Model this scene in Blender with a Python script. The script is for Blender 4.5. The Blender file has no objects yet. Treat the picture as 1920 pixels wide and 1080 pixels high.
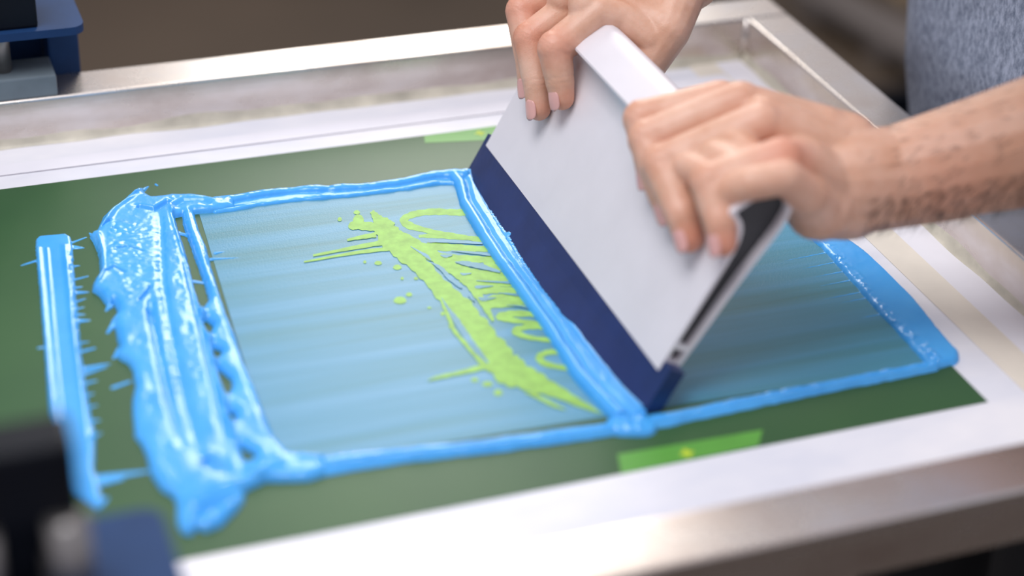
import bpy, bmesh, math, random
import numpy as np
from mathutils import Vector, Matrix, noise as mnoise

# ------------------------------------------------------------------ camera, world, lights, exposure
Z0 = 0.92                      # the screen mesh lies 0.92 m above the floor; local z=0 is the mesh
scene = bpy.context.scene
col = scene.collection
RC = np.array([[0.93539531, -0.35064993, 0.04560964],
               [-0.14760665, -0.50441484, -0.8507514],
               [0.3213221, 0.78905659, -0.52358554]])
CC = np.array([-0.62146895, -0.75153674, 0.63441341])
FPX = 3475.128
cam_d = bpy.data.cameras.new('camera'); cam = bpy.data.objects.new('camera', cam_d); col.objects.link(cam)
cam_d.sensor_width = 36; cam_d.lens = FPX*36/1920; cam_d.clip_start = .02
m = Matrix.Identity(4)
for i in range(3):
    m[i][0] = RC[0][i]; m[i][1] = -RC[1][i]; m[i][2] = -RC[2][i]
m[0][3], m[1][3], m[2][3] = CC[0], CC[1], CC[2]+Z0
cam.matrix_world = m
cam_d.dof.use_dof = True; cam_d.dof.focus_distance = 1.27; cam_d.dof.aperture_fstop = 2.1
scene.camera = cam

world = bpy.data.worlds.new('world'); scene.world = world; world.use_nodes = True
bg = world.node_tree.nodes['Background']
bg.inputs[0].default_value = (.86, .86, .97, 1); bg.inputs[1].default_value = .62

def area(name, loc, target, sx, sy, power, color):
    d = bpy.data.lights.new(name, 'AREA'); d.shape = 'RECTANGLE'; d.size = sx; d.size_y = sy
    d.energy = power; d.color = color
    o = bpy.data.objects.new(name, d); col.objects.link(o)
    o.location = Vector(loc)+Vector((0, 0, Z0))
    dr = Vector(target)-Vector(loc)
    o.rotation_euler = dr.to_track_quat('-Z', 'Y').to_euler()
    return o
area('window_light', (.60, 2.75, 1.45), (-.3, .2, 0), .85, 1.8, 36, (1, .965, .90))
area('ceiling_light', (-.9, .1, 1.9), (-.2, .2, 0), 1.3, 1.0, 30, (.95, .97, 1))
scene.view_settings.view_transform = 'Standard'; scene.view_settings.look = 'None'
scene.view_settings.gamma = 1; scene.view_settings.use_curve_mapping = False
scene.view_settings.exposure = 0.0

# ------------------------------------------------------------------ helpers
def unproj(u, v, z=0.):
    d = RC.T@np.array([(u-960)/FPX, (v-540)/FPX, 1.]); s = (z-CC[2])/d[2]
    return CC+d*s
def U(pts, z=0.):
    return [tuple(unproj(u, v, z)[:2]) for u, v in pts]
def link(o, parent=None):
    col.objects.link(o)
    if parent: o.parent = parent
    return o
def tag(o, label=None, cat=None, group=None, kind=None):
    if label: o['label'] = label
    if cat: o['category'] = cat
    if group: o['group'] = group
    if kind: o['kind'] = kind
    return o
def empty(name, loc=(0, 0, 0)):
    o = bpy.data.objects.new(name, None); col.objects.link(o); o.location = loc; o.empty_display_size = .02
    bpy.context.view_layer.update(); return o
def mesh_obj(name, verts, faces, mat, parent=None, smooth=False):
    me = bpy.data.meshes.new(name)
    me.from_pydata([tuple(v) for v in verts], [], [tuple(f) for f in faces]); me.update()
    if mat: me.materials.append(mat)
    if smooth: me.polygons.foreach_set('use_smooth', [True]*len(me.polygons))
    o = bpy.data.objects.new(name, me); link(o, parent)
    if parent: o.matrix_parent_inverse = parent.matrix_world.inverted()
    return o
def bm_obj(name, bm, mat, parent=None, smooth=False):
    bmesh.ops.recalc_face_normals(bm, faces=bm.faces)
    me = bpy.data.meshes.new(name); bm.to_mesh(me); bm.free()
    if mat: me.materials.append(mat)
    if smooth: me.polygons.foreach_set('use_smooth', [True]*len(me.polygons))
    o = bpy.data.objects.new(name, me); link(o, parent)
    if parent: o.matrix_parent_inverse = parent.matrix_world.inverted()
    return o
def add_box(bm, x0, x1, y0, y1, z0, z1, bevel=0, seg=2):
    g = bmesh.ops.create_cube(bm, size=1)
    for v in g['verts']:
        v.co = Vector(((x0+x1)/2+v.co.x*(x1-x0), (y0+y1)/2+v.co.y*(y1-y0), (z0+z1)/2+v.co.z*(z1-z0)))
    if bevel:
        es = list({e for v in g['verts'] for e in v.link_edges})
        bmesh.ops.bevel(bm, geom=es, offset=bevel, segments=seg, affect='EDGES', profile=.6)
def box_obj(name, dims, mat, parent=None, bevel=.001, seg=2):
    bm = bmesh.new(); add_box(bm, *dims, bevel=bevel, seg=seg); return bm_obj(name, bm, mat, parent)
def add_cyl(bm, a, b, r, r2=None, n=24, cap=True):
    a = Vector(a); b = Vector(b); r2 = r if r2 is None else r2
    ax = (b-a).normalized(); t = ax.orthogonal().normalized(); w = ax.cross(t)
    A = [bm.verts.new(a+(t*math.cos(k*2*math.pi/n)+w*math.sin(k*2*math.pi/n))*r) for k in range(n)]
    B = [bm.verts.new(b+(t*math.cos(k*2*math.pi/n)+w*math.sin(k*2*math.pi/n))*r2) for k in range(n)]
    for k in range(n):
        bm.faces.new((A[k], A[(k+1) % n], B[(k+1) % n], B[k]))
    if cap: bm.faces.new(A[::-1]); bm.faces.new(B)

# ---- materials
def newmat(name):
    mt = bpy.data.materials.new(name); mt.use_nodes = True
    return mt, mt.node_tree, mt.node_tree.nodes['Principled BSDF']
def node(nt, t, **kw):
    n = nt.nodes.new(t)
    for k, v in kw.items():
        if k in n.inputs.keys(): n.inputs[k].default_value = v
        else: setattr(n, k, v)
    return n
def noise_tex(nt, scale, detail=4, rough=.55, stretch=(1, 1, 1), coord='Object'):
    tc = nt.nodes.new('ShaderNodeTexCoord'); mp = nt.nodes.new('ShaderNodeMapping')
    mp.inputs['Scale'].default_value = stretch
    nz = nt.nodes.new('ShaderNodeTexNoise'); nz.inputs['Scale'].default_value = scale
    nz.inputs['Detail'].default_value = detail; nz.inputs['Roughness'].default_value = rough
    nt.links.new(tc.outputs[coord], mp.inputs['Vector']); nt.links.new(mp.outputs[0], nz.inputs['Vector'])
    return nz
def ramp(nt, src, stops):
    r = nt.nodes.new('ShaderNodeValToRGB'); e = r.color_ramp.elements
    while len(e) < len(stops): e.new(.5)
    for i, (p, c) in enumerate(stops):
        e[i].position = p; e[i].color = (*c, 1) if len(c) == 3 else c
    nt.links.new(src, r.inputs[0]); return r
def bump(nt, src, b, strength, dist=.001):
    bn = nt.nodes.new('ShaderNodeBump'); bn.inputs['Strength'].default_value = strength
    bn.inputs['Distance'].default_value = dist
    nt.links.new(src, bn.inputs['Height']); nt.links.new(bn.outputs[0], b.inputs['Normal']); return bn
def simple(name, c, rough=.5, metal=0, var=.12, scale=40, stretch=(1, 1, 1), bmp=0, coat=0, spec=None):
    mt, nt, b = newmat(name)
    nz = noise_tex(nt, scale, stretch=stretch)
    r = ramp(nt, nz.outputs['Fac'], [(.3, tuple(x*(1-var) for x in c)), (.7, tuple(min(1, x*(1+var)) for x in c))])
    nt.links.new(r.outputs[0], b.inputs['Base Color'])
    b.inputs['Roughness'].default_value = rough; b.inputs['Metallic'].default_value = metal
    b.inputs['Coat Weight'].default_value = coat
    if spec is not None: b.inputs['Specular IOR Level'].default_value = spec
    if bmp: bump(nt, nz.outputs['Fac'], b, bmp)
    return mt

M = {}
def mat_aluminium():
    mt, nt, b = newmat('brushed_aluminium')
    n1 = noise_tex(nt, 9, 6, .6, (1, 1, 2)); n2 = noise_tex(nt, 260, 2, .5, (.06, 1, 1))
    r = ramp(nt, n1.outputs['Fac'], [(.35, (.54, .45, .40)), (.5, (.68, .61, .56)), (.68, (.77, .73, .71))])
    nt.links.new(r.outputs[0], b.inputs['Base Color']); b.inputs['Metallic'].default_value = .92
    rr = ramp(nt, n1.outputs['Fac'], [(.3, (.34,)*3), (.7, (.20,)*3)]); nt.links.new(rr.outputs[0], b.inputs['Roughness'])
    bump(nt, n2.outputs['Fac'], b, .12, .0004)
    return mt
def mat_mesh():
    mt, nt, b = newmat('white_screen_fabric')
    n1 = noise_tex(nt, 5, 4, .6, (1, 2.5, 1)); n2 = noise_tex(nt, 1600, 0)
    r = ramp(nt, n1.outputs['Fac'], [(.35, (.70, .70, .78)), (.62, (.86, .83, .86))])
    nt.links.new(r.outputs[0], b.inputs['Base Color']); b.inputs['Roughness'].default_value = .42
    b.inputs['Sheen Weight'].default_value = .1
    bump(nt, n2.outputs['Fac'], b, .1, .0002)
    return mt
def mat_emulsion():
    mt, nt, b = newmat('green_emulsion')
    n1 = noise_tex(nt, 6, 3, .5); n2 = noise_tex(nt, 1800, 0)
    r = ramp(nt, n1.outputs['Fac'], [(.3, (.032, .088, .036)), (.7, (.046, .115, .042))])
    nt.links.new(r.outputs[0], b.inputs['Base Color']); b.inputs['Roughness'].default_value = .38; b.inputs['Specular IOR Level'].default_value = .26
    bump(nt, n2.outputs['Fac'], b, .15, .0002)
    return mt
def mat_film():
    # thin wiped layer of ink over the emulsion: streaks run along the squeegee stroke (x)
    mt, nt, b = newmat('ink_film')
    n1 = noise_tex(nt, 60, 5, .6, (.035, 1, 1)); n2 = noise_tex(nt, 4, 3, .5, (.5, 1, 1)); n3 = noise_tex(nt, 900, 0, .5)
    mx = node(nt, 'ShaderNodeMath', operation='MULTIPLY_ADD'); mx.inputs[1].default_value = .65
    nt.links.new(n1.outputs['Fac'], mx.inputs[0])
    m2 = node(nt, 'ShaderNodeMath', operation='MULTIPLY'); m2.inputs[1].default_value = .35
    nt.links.new(n2.outputs['Fac'], m2.inputs[0]); nt.links.new(m2.outputs[0], mx.inputs[2])
    r = ramp(nt, mx.outputs[0], [(.30, (.055, .20, .22)), (.43, (.062, .245, .33)), (.55, (.072, .275, .42)), (.72, (.12, .34, .54))])
    nt.links.new(r.outputs[0], b.inputs['Base Color']); b.inputs['Roughness'].default_value = .36; b.inputs['Specular IOR Level'].default_value = .34
    ad = node(nt, 'ShaderNodeMath', operation='MULTIPLY_ADD'); ad.inputs[1].default_value = .3
    nt.links.new(n3.outputs['Fac'], ad.inputs[0]); nt.links.new(n1.outputs['Fac'], ad.inputs[2])
    bump(nt, ad.outputs[0], b, .35, .0006)
    return mt
def mat_ink():
    mt, nt, b = newmat('blue_plastisol_ink')
    n1 = noise_tex(nt, 25, 3); n2 = noise_tex(nt, 420, 3, .6)
    r = ramp(nt, n1.outputs['Fac'], [(.3, (.055, .37, .86)), (.7, (.085, .44, .92))])
    nt.links.new(r.outputs[0], b.inputs['Base Color']); b.inputs['Roughness'].default_value = .23
    b.inputs['Subsurface Weight'].default_value = .12; b.inputs['Subsurface Radius'].default_value = (.2, .5, 1)
    b.inputs['Subsurface Scale'].default_value = .003
    b.inputs['Coat Weight'].default_value = .2; b.inputs['Coat Roughness'].default_value = .12
    bump(nt, n2.outputs['Fac'], b, .06, .0006)
    return mt
def mat_skin():
    mt, nt, b = newmat('skin')
    at = node(nt, 'ShaderNodeAttribute', attribute_name='flush')
    n1 = noise_tex(nt, 45, 5, .6); n2 = noise_tex(nt, 900, 3, .6)
    r = ramp(nt, n1.outputs['Fac'], [(.3, (.61, .315, .20)), (.7, (.75, .46, .34))])
    mx = node(nt, 'ShaderNodeMix', data_type='RGBA'); nt.links.new(at.outputs['Fac'], mx.inputs[0])
    nt.links.new(r.outputs[0], mx.inputs[6]); mx.inputs[7].default_value = (.66, .17, .095, 1)
    shade_at = node(nt, 'ShaderNodeAttribute', attribute_name='tan')  # shade of the forearms, mixed in as a darker brown
    m3 = node(nt, 'ShaderNodeMix', data_type='RGBA'); nt.links.new(shade_at.outputs['Fac'], m3.inputs[0])
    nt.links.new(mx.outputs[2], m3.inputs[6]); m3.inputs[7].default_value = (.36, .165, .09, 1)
    nt.links.new(m3.outputs[2], b.inputs['Base Color']); b.inputs['Roughness'].default_value = .42
    b.inputs['Subsurface Weight'].default_value = .18; b.inputs['Subsurface Radius'].default_value = (1, .35, .2)
    b.inputs['Subsurface Scale'].default_value = .006
    bump(nt, n2.outputs['Fac'], b, .28, .0008)
    return mt
def mat_shirt():
    mt, nt, b = newmat('grey_heather_jersey')
    n1 = noise_tex(nt, 260, 5, .75, (1, 1, .45)); n2 = noise_tex(nt, 30, 3)
    r = ramp(nt, n1.outputs['Fac'], [(.36, (.16, .19, .26)), (.5, (.30, .335, .43)), (.64, (.46, .50, .62))])
    nt.links.new(r.outputs[0], b.inputs['Base Color']); b.inputs['Roughness'].default_value = .9
    bump(nt, n1.outputs['Fac'], b, .4, .001)
    return mt
def mat_floor():
    mt, nt, b = newmat('brown_floor')
    n1 = noise_tex(nt, 1.3, 4, .5)
    r = ramp(nt, n1.outputs['Fac'], [(.3, (.046, .029, .016)), (.7, (.085, .057, .036))])
    nt.links.new(r.outputs[0], b.inputs['Base Color']); b.inputs['Roughness'].default_value = .6
    return mt
M['alu'] = mat_aluminium(); M['mesh'] = mat_mesh(); M['emul'] = mat_emulsion(); M['film'] = mat_film(); M['ink'] = mat_ink()
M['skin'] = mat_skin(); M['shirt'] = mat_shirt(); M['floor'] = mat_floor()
M['lime'] = simple('lime_stencil', (.27, .52, .085), .5, var=.18, scale=120)
M['patch'] = simple('light_green_stencil', (.10, .33, .045), .4, var=.06)
M['mark'] = simple('yellow_mark', (.50, .62, .03), .5)
M['holder'] = simple('satin_holder', (.79, .745, .775), .42, metal=.15, var=.03, scale=25, bmp=.03)
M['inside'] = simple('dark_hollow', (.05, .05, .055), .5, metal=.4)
M['blade'] = simple('navy_urethane', (.012, .028, .115), .38, var=.15)
M['blue_steel'] = simple('blue_painted_steel', (.008, .040, .13), .6, var=.1, spec=.3)
M['black'] = simple('black_plastic', (.004, .005, .009), .5, spec=.2)
M['steel'] = simple('bolt_steel', (.30, .28, .27), .4, metal=.8)
M['grey_pad'] = simple('grey_clamp_pad', (.17, .21, .24), .5, metal=.2)
M['tape_w'] = simple('white_tape', (.84, .81, .86), .35, var=.03, scale=20)
M['tape_c'] = simple('cream_tape', (.80, .72, .62), .4, var=.06, scale=20)
M['glue'] = simple('amber_glue', (.60, .55, .45), .35, var=.22, scale=35)
M['nail'] = simple('nail', (.72, .38, .34), .25, var=.05)
M['denim'] = simple('black_trousers', (.008, .008, .01), .9)
M['hair'] = simple('dark_hair', (.02, .012, .008), .6)
M['eye'] = simple('eye_white', (.8, .8, .8), .2)
M['wall'] = simple('beige_wall', (.50, .44, .37), .8, var=.05, scale=2)
M['ceil'] = simple('pale_ceiling', (.7, .7, .7), .8, var=.05, scale=2)
M['card'] = simple('cardboard', (.50, .38, .24), .8)
M['greyp'] = simple('grey_plastic', (.12, .10, .09), .6)
M['platen'] = simple('platen_board', (.75, .75, .78), .6, var=.03)

# ------------------------------------------------------------------ setting
fl = box_obj('floor', (-3.5, 4.5, -3, 6, -Z0-.1, -Z0), M['floor'], bevel=0); tag(fl, kind='structure')
wb = box_obj('wall_back', (-3.5, 4.5, 6, 6.1, -Z0, 2.1), M['wall'], bevel=0); tag(wb, kind='structure')

# ------------------------------------------------------------------ printing screen
XR, YF, YN, H, W = .0805, .4923, -.0812, .0351, .038      # inner faces of the rails, rail height and width
XL = -.68; EY = .428
scr = empty('printing_screen', (XL, YN, -.001))
tag(scr, 'aluminium framed silk screen with green emulsion lying flat under the blue ink', 'printing screen')
def rail(x0, x1, y0, y1):
    bm = bmesh.new(); add_box(bm, x0, x1, y0, y1, -.002, H, bevel=.0022, seg=3)
    return bm_obj('frame_rail', bm, M['alu'], scr)
r1 = rail(XL-W, XR+W, YF, YF+W); r2 = rail(XL-W, XR+W, YN-W, YN)
r3 = rail(XR, XR+W, YN+.0004, YF-.0004); r4 = rail(XL-W, XL, YN+.0004, YF-.0004)
# weld bead in each corner
for (x, y) in ((XR, YF), (XR, YN), (XL, YF), (XL, YN)):
    bm = bmesh.new(); add_cyl(bm, (x-.001*np.sign(x-.0+.3), y-.001*np.sign(y-.2), 0), (x, y, H-.001), .0028, n=10)
    bm_obj('weld_seam', bm, M['alu'], scr, True)
box_obj('mesh_fabric', (XL, XR, YN, YF, -.0018, -.0004), M['mesh'], scr, bevel=0)
box_obj('emulsion', (-.64, 0, 0, EY, -.0004, 0), M['emul'], scr, bevel=0)
# tape strips along the walls
def strip(name, pts, z, mat, th=.0004, parent=scr):
    n = len(pts); v = [(x, y, z) for x, y in pts]+[(x, y, z+th) for x, y in pts]
    f = [tuple(range(n))[::-1], tuple(range(n, 2*n))]+[(i, (i+1) % n, n+(i+1) % n, n+i) for i in range(n)]
    return mesh_obj(name, v, f, mat, parent)
strip('tape_strip', [(.028, YN), (.052, YN), (.053, YF), (.029, YF)], -.0003, M['tape_c'])
strip('tape_strip', [(.052, YN), (XR, YN), (XR, YF), (.053, YF)], -.0004, M['tape_w'])
strip('tape_strip', [(XL, .447), (XR-.03, .449), (XR-.03, .466), (XL, .462)], .0002, M['tape_w'])
# glue residue: wavy thin fillets along the inner walls
def glue(p0, p1, inward, n=60, seed=1):
    random.seed(seed); p0 = np.array(p0); p1 = np.array(p1); inw = np.array(inward)
    v = []; f = []
    for i in range(n+1):
        p = p0+(p1-p0)*i/n
        k = mnoise.noise(Vector((i*.23, seed*3.1, 0)))*.5+.5
        w = .002+.006*k; h = .002+.008*k
        v += [(p[0], p[1], h), (p[0]+inw[0]*.0009, p[1]+inw[1]*.0009, h*.8), (p[0]+inw[0]*w*.35, p[1]+inw[1]*w*.35, .0012), (p[0]+inw[0]*w, p[1]+inw[1]*w, -.0003)]
    for i in range(n):
        for k in range(3): f.append((4*i+k, 4*i+k+1, 4*i+k+5, 4*i+k+4))
    return mesh_obj('glue_residue', v, f, M['glue'], scr, True)
glue((XL, YF, 0), (XR, YF, 0), (0, -1), seed=2); glue((XR, YN, 0), (XR, YF, 0), (-1, 0), seed=5)

# exposed light-green windows of the stencil with registration marks
def patch(pts, mark):
    q = U(pts); o = strip('stencil_window', q, 0, M['patch'], .00015)
    c = unproj(*mark)
    bm = bmesh.new()
    for k in range(8):
        a = k*math.pi/4; L = .0042 if k % 2 == 0 else .0028
        d = Vector((math.cos(a), math.sin(a), 0)); s = Vector((-d.y, d.x, 0))*.0009
        cc = Vector((c[0], c[1], .0002))
        vs = [bm.verts.new(cc+d*.0012-s), bm.verts.new(cc+d*L-s), bm.verts.new(cc+d*L+s), bm.verts.new(cc+d*.0012+s)]
        bm.faces.new(vs)
    add_cyl(bm, (c[0], c[1], .0001), (c[0], c[1], .00035), .0021, n=16)
    mo = bm_obj('registration_mark', bm, M['mark'], o); return o
def wrect(x0, x1, y0, y1): return [(x0, y0), (x1, y0), (x1, y1), (x0, y1)]
patch([(1158, 852), (1430, 806), (1422, 836), (1165, 888)], (1288, 850))
patch([(795, 255), (930, 236), (930, 262), (797, 268)], (900, 250))

# platen under the screen and the press arm that carries it
pl = empty('press_platen', (-.3, .2, -.03)); tag(pl, 'white topped press platen under the screen on a dark steel arm', 'platen')
box_obj('platen_board', (-.56, 0, .0, .42, -.024, -.006), M['platen'], pl, bevel=.002)
box_obj('support_arm', (-.75, -.05, .17, .25, -.075, -.024), M['black'], pl, bevel=.003)
bm = bmesh.new(); add_cyl(bm, (-.7, .21, -Z0), (-.7, .21, -.076), .05, n=32); bm_obj('press_column', bm, M['black'], pl, True)
bm = bmesh.new(); add_cyl(bm, (-.7, .21, -Z0), (-.7, .21, -Z0+.03), .3, n=40); bm_obj('column_foot', bm, M['black'], pl)

# ------------------------------------------------------------------ ink: height fields over the mesh plane
rng = np.random.RandomState(4)
def vnoise(x, y, seed=0):
    xi = np.floor(x).astype(int); yi = np.floor(y).astype(int); fx = x-xi; fy = y-yi
    fx = fx*fx*(3-2*fx); fy = fy*fy*(3-2*fy)
    def h(a, b):
        n = (a*374761393+b*668265263+seed*1442695041) & 0x7fffffff
        n = ((n ^ (n >> 13))*1274126177) & 0x7fffffff
        return (n ^ (n >> 16))/float(0x7fffffff)
    return (h(xi, yi)*(1-fx)+h(xi+1, yi)*fx)*(1-fy)+(h(xi, yi+1)*(1-fx)+h(xi+1, yi+1)*fx)*fy
def fbm(x, y, seed=0, oct=3):
    s = 0; a = .5
    for k in range(oct): s = s+a*(vnoise(x, y, seed+k*17)*2-1); x = x*2.03+5; y = y*2.03+9; a *= .5
    return s
def seg_d(X, Y, a, b):
    ax, ay = a; bx, by = b; dx, dy = bx-ax, by-ay
    t = np.clip(((X-ax)*dx+(Y-ay)*dy)/(dx*dx+dy*dy+1e-12), 0, 1)
    return np.hypot(X-ax-t*dx, Y-ay-t*dy), t
def poly_sdf(X, Y, P):          # positive inside
    d = np.full(X.shape, 9.); ins = np.zeros(X.shape, bool)
    n = len(P)
    for i in range(n):
        a, b = P[i], P[(i+1) % n]
        d = np.minimum(d, seg_d(X, Y, a, b)[0])
        c = ((a[1] > Y) != (b[1] > Y))
        with np.errstate(divide='ignore', invalid='ignore'):
            xx = (b[0]-a[0])*(Y-a[1])/(b[1]-a[1]+1e-15)+a[0]
        ins ^= c & (X < xx)
    return np.where(ins, d, -d)
def line_d(X, Y, P):            # distance to polyline and arc parameter 0..1
    L = [0]
    for i in range(len(P)-1): L.append(L[-1]+math.dist(P[i], P[i+1]))
    D = np.full(X.shape, 9.); T = np.zeros(X.shape)
    for i in range(len(P)-1):
        d, t = seg_d(X, Y, P[i], P[i+1]); k = d < D
        D = np.where(k, d, D); T = np.where(k, (L[i]+t*(L[i+1]-L[i]))/L[-1], T)
    return D, T
def dome(d, h, w):              # rounded edge, negative outside
    q = np.clip(d/w, 0, 1)
    return np.where(d < 0, d*.9, h*np.sqrt(np.clip(1-(1-q)**2, 0, 1)))
def wisps(X, Y, hgt, lst, hh=.0006):
    for (a, b, r0, r1) in lst:
        A, B = U([a, b]); d, t = seg_d(X, Y, A, B)
        r = (r0+(r1-r0)*t)*.001
        s = r-d
        hgt = np.maximum(hgt, np.where(s > 0, np.minimum(hh, np.sqrt(np.clip(r*r-d*d, 0, 1))), s))
    return hgt
def heightfield(name, bounds, res, fn, mat, parent=None, base=0.):
    x0, x1, y0, y1 = bounds
    nx = int((x1-x0)/res)+1; ny = int((y1-y0)/res)+1
    X, Y = np.meshgrid(np.linspace(x0, x1, nx), np.linspace(y0, y1, ny))
    Hh = fn(X, Y)
    Hh = np.clip(Hh, -.0006, None)
    keep = Hh > -.0003
    cell = keep[:-1, :-1] | keep[1:, :-1] | keep[:-1, 1:] | keep[1:, 1:]
    idx = -np.ones(X.shape, int); used = np.zeros(X.shape, bool)
    jy, jx = np.nonzero(cell)
    for a, b in ((0, 0), (1, 0), (0, 1), (1, 1)): used[jy+a, jx+b] = True
    idx[used] = np.arange(used.sum())
    V = np.stack([X[used], Y[used], Hh[used]+base], 1)
    F = np.stack([idx[jy, jx], idx[jy, jx+1], idx[jy+1, jx+1], idx[jy+1, jx]], 1)
    me = bpy.data.meshes.new(name)
    me.vertices.add(len(V)); me.vertices.foreach_set('co', V.ravel().astype(np.float32))
    me.loops.add(F.size); me.loops.foreach_set('vertex_index', F.ravel().astype(np.int32))
    me.polygons.add(len(F)); me.polygons.foreach_set('loop_start', np.arange(0, F.size, 4, dtype=np.int32))
    me.polygons.foreach_set('loop_total', np.full(len(F), 4, dtype=np.int32))
    me.polygons.foreach_set('use_smooth', np.ones(len(F), bool))
    me.update(calc_edges=True); me.validate(); me.materials.append(mat)
    return link(bpy.data.objects.new(name, me), parent)

# --- film of ink wiped over the print area
film = strip('ink_film', [(-.4265, .0640), (-.420, .0595), (-.2, .0520), (-.02, .0450), (-.008, .05), (-.006, .365), (-.2, .3655), (-.405, .3620)], .00005, M['film'], .0003, None)
tag(film, 'thin streaky blue-green film of ink wiped across the print area', 'ink')

# --- narrow bar of ink at the left
BAR = U([(67, 470), (67.5, 451), (74, 445), (124, 441), (132, 446), (136, 462), (142, 545), (147, 602), (153, 664), (160, 721), (169, 774), (178, 811),
         (176, 880), (181, 900), (193, 938), (184, 956), (172, 950), (158, 938), (145, 930), (128, 910), (112, 870), (99, 800), (93, 774), (83, 640), (76, 560)])
BW = [((136, 455), (162, 445), .9, .4), ((136, 464), (158, 465), 2.6, .3), ((138, 500), (150, 498), .9, .3), ((139, 525), (165, 518), .8, .4), ((141, 540), (155, 538), 1, .3),
      ((141, 549), (167, 548), 2.0, .3), ((143, 566), (161, 560), .9, .3), ((143, 580), (158, 576), .9, .3), ((145, 602), (170, 601), 2.2, .3), ((145, 590), (160, 590), 1, .3),
      ((150, 643), (167, 641), .9, .3), ((152, 660), (178, 653), 1.2, .6), ((155, 692), (207, 682), 2.2, .4), ((156, 702), (200, 688), 1.6, .4), ((157, 720), (182, 714), 1.2, .4),
      ((160, 742), (176, 738), 1.1, .4), ((162, 765), (182, 760), 1.2, .4), ((168, 790), (188, 788), 1.6, .4), ((172, 820), (190, 812), 1.4, .4), ((178, 898), (278, 884), 3.0, .8), ((182, 908), (230, 898), 2.2, .8),
      ((69, 489), (40, 498), 1.0, .4), ((84, 651), (71, 653), .9, .5), ((185, 945), (200, 935), 3, 1)]
def bar_h(X, Y):
    d = poly_sdf(X, Y, BAR)+.0004*fbm(X*400, Y*400, 3)
    h = dome(d, .0021, .0022)
    for P, a, w in (([(72, 470), (80, 560), (92, 700), (110, 850)], .0011, .0016), ([(89, 470), (98, 580), (106, 680), (116, 790)], .0009, .0008),
                    ([(122, 465), (130, 540), (137, 622), (150, 720), (165, 830)], .0012, .0017)):
        D, T = line_d(X, Y, U(P)); h = h+np.where(d > 0, a*np.exp(-(D/w)**2)*(.85+.3*fbm(X*300, Y*150, 8)), 0)
    D, T = line_d(X, Y, U([(133, 480), (142, 570), (150, 660), (158, 730)]))
    h = h-np.where(D < .0016, .0012*np.clip(fbm(X*500, Y*220, 21)*2.2, 0, 1), 0)
    return wisps(X, Y, h, BW)
bar = heightfield('ink_bar', (-.575, -.44, .02, .37), .0006, bar_h, M['ink'])
tag(bar, 'narrow straight bar of blue ink with fine spikes, left of the thick mass', 'ink')
fl1 = heightfield('ink_flick', (-.53, -.47, .10, .20), .0006, lambda X, Y: wisps(X, Y, np.full(X.shape, -.001), [((212, 727), (243, 716), 1.3, .9)]), M['ink'])
tag(fl1, 'small faint flick of blue ink between the narrow bar and the thick mass', 'ink')
fl2 = heightfield('ink_speck', (-.48, -.42, .36, .43), .0004, lambda X, Y: wisps(X, Y, np.full(X.shape, -.001), [((292, 346), (295, 348), .8, .7)]), M['ink'])
tag(fl2, 'tiny speck of blue ink on green emulsion above the thick mass', 'ink')

# --- thick wrinkled mass
MASS = U([(269, 357), (275, 368), (286, 374), (305, 372), (323, 369), (364, 369), (401, 376), (440, 372), (440, 392), (420, 397), (398, 400), (364, 402), (375, 439), (388, 468), (395, 498), (404, 528), (425, 592), (441, 630), (456, 680), (475, 726), (495, 776),
          (514, 823), (539, 851), (580, 858), (610, 860), (612, 892), (580, 902), (539, 904), (498, 904), (470, 918), (459, 924), (457, 942), (442, 962), (414, 989), (387, 997), (367, 992), (359, 1004), (342, 1002),
          (332, 984), (331, 948), (326, 934), (303, 920), (284, 892), (276, 859), (267, 837), (253, 820), (251, 795), (248, 753), (254, 730), (249, 697), (240, 683), (220, 671), (224, 655), (217, 620), (215, 606),
          (206, 621), (208, 606), (222, 588), (214, 570), (205, 577), (195, 568), (187, 555), (174, 548), (174, 535), (188, 513), (186, 483), (178, 461), (169, 446), (173, 440), (181, 437), (193, 411), (216, 394), (238, 374), (253, 361)])
HOLES = [U(p) for p in ([(328, 409), (342, 406), (344, 424), (353, 450), (369, 494), (378, 520), (385, 540), (392, 565), (378, 585), (365, 545), (356, 507), (343, 457), (333, 430)],
                        [(380, 605), (389, 603), (400, 614), (393, 633), (387, 621)], [(399, 653), (415, 659), (417, 666), (404, 679)],
                        [(408, 692), (432, 712), (436, 728), (427, 744), (418, 728)], [(431, 773), (442, 778), (438, 795), (430, 787)], [(448, 837), (478, 853), (478, 864), (459, 870)])]
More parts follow.
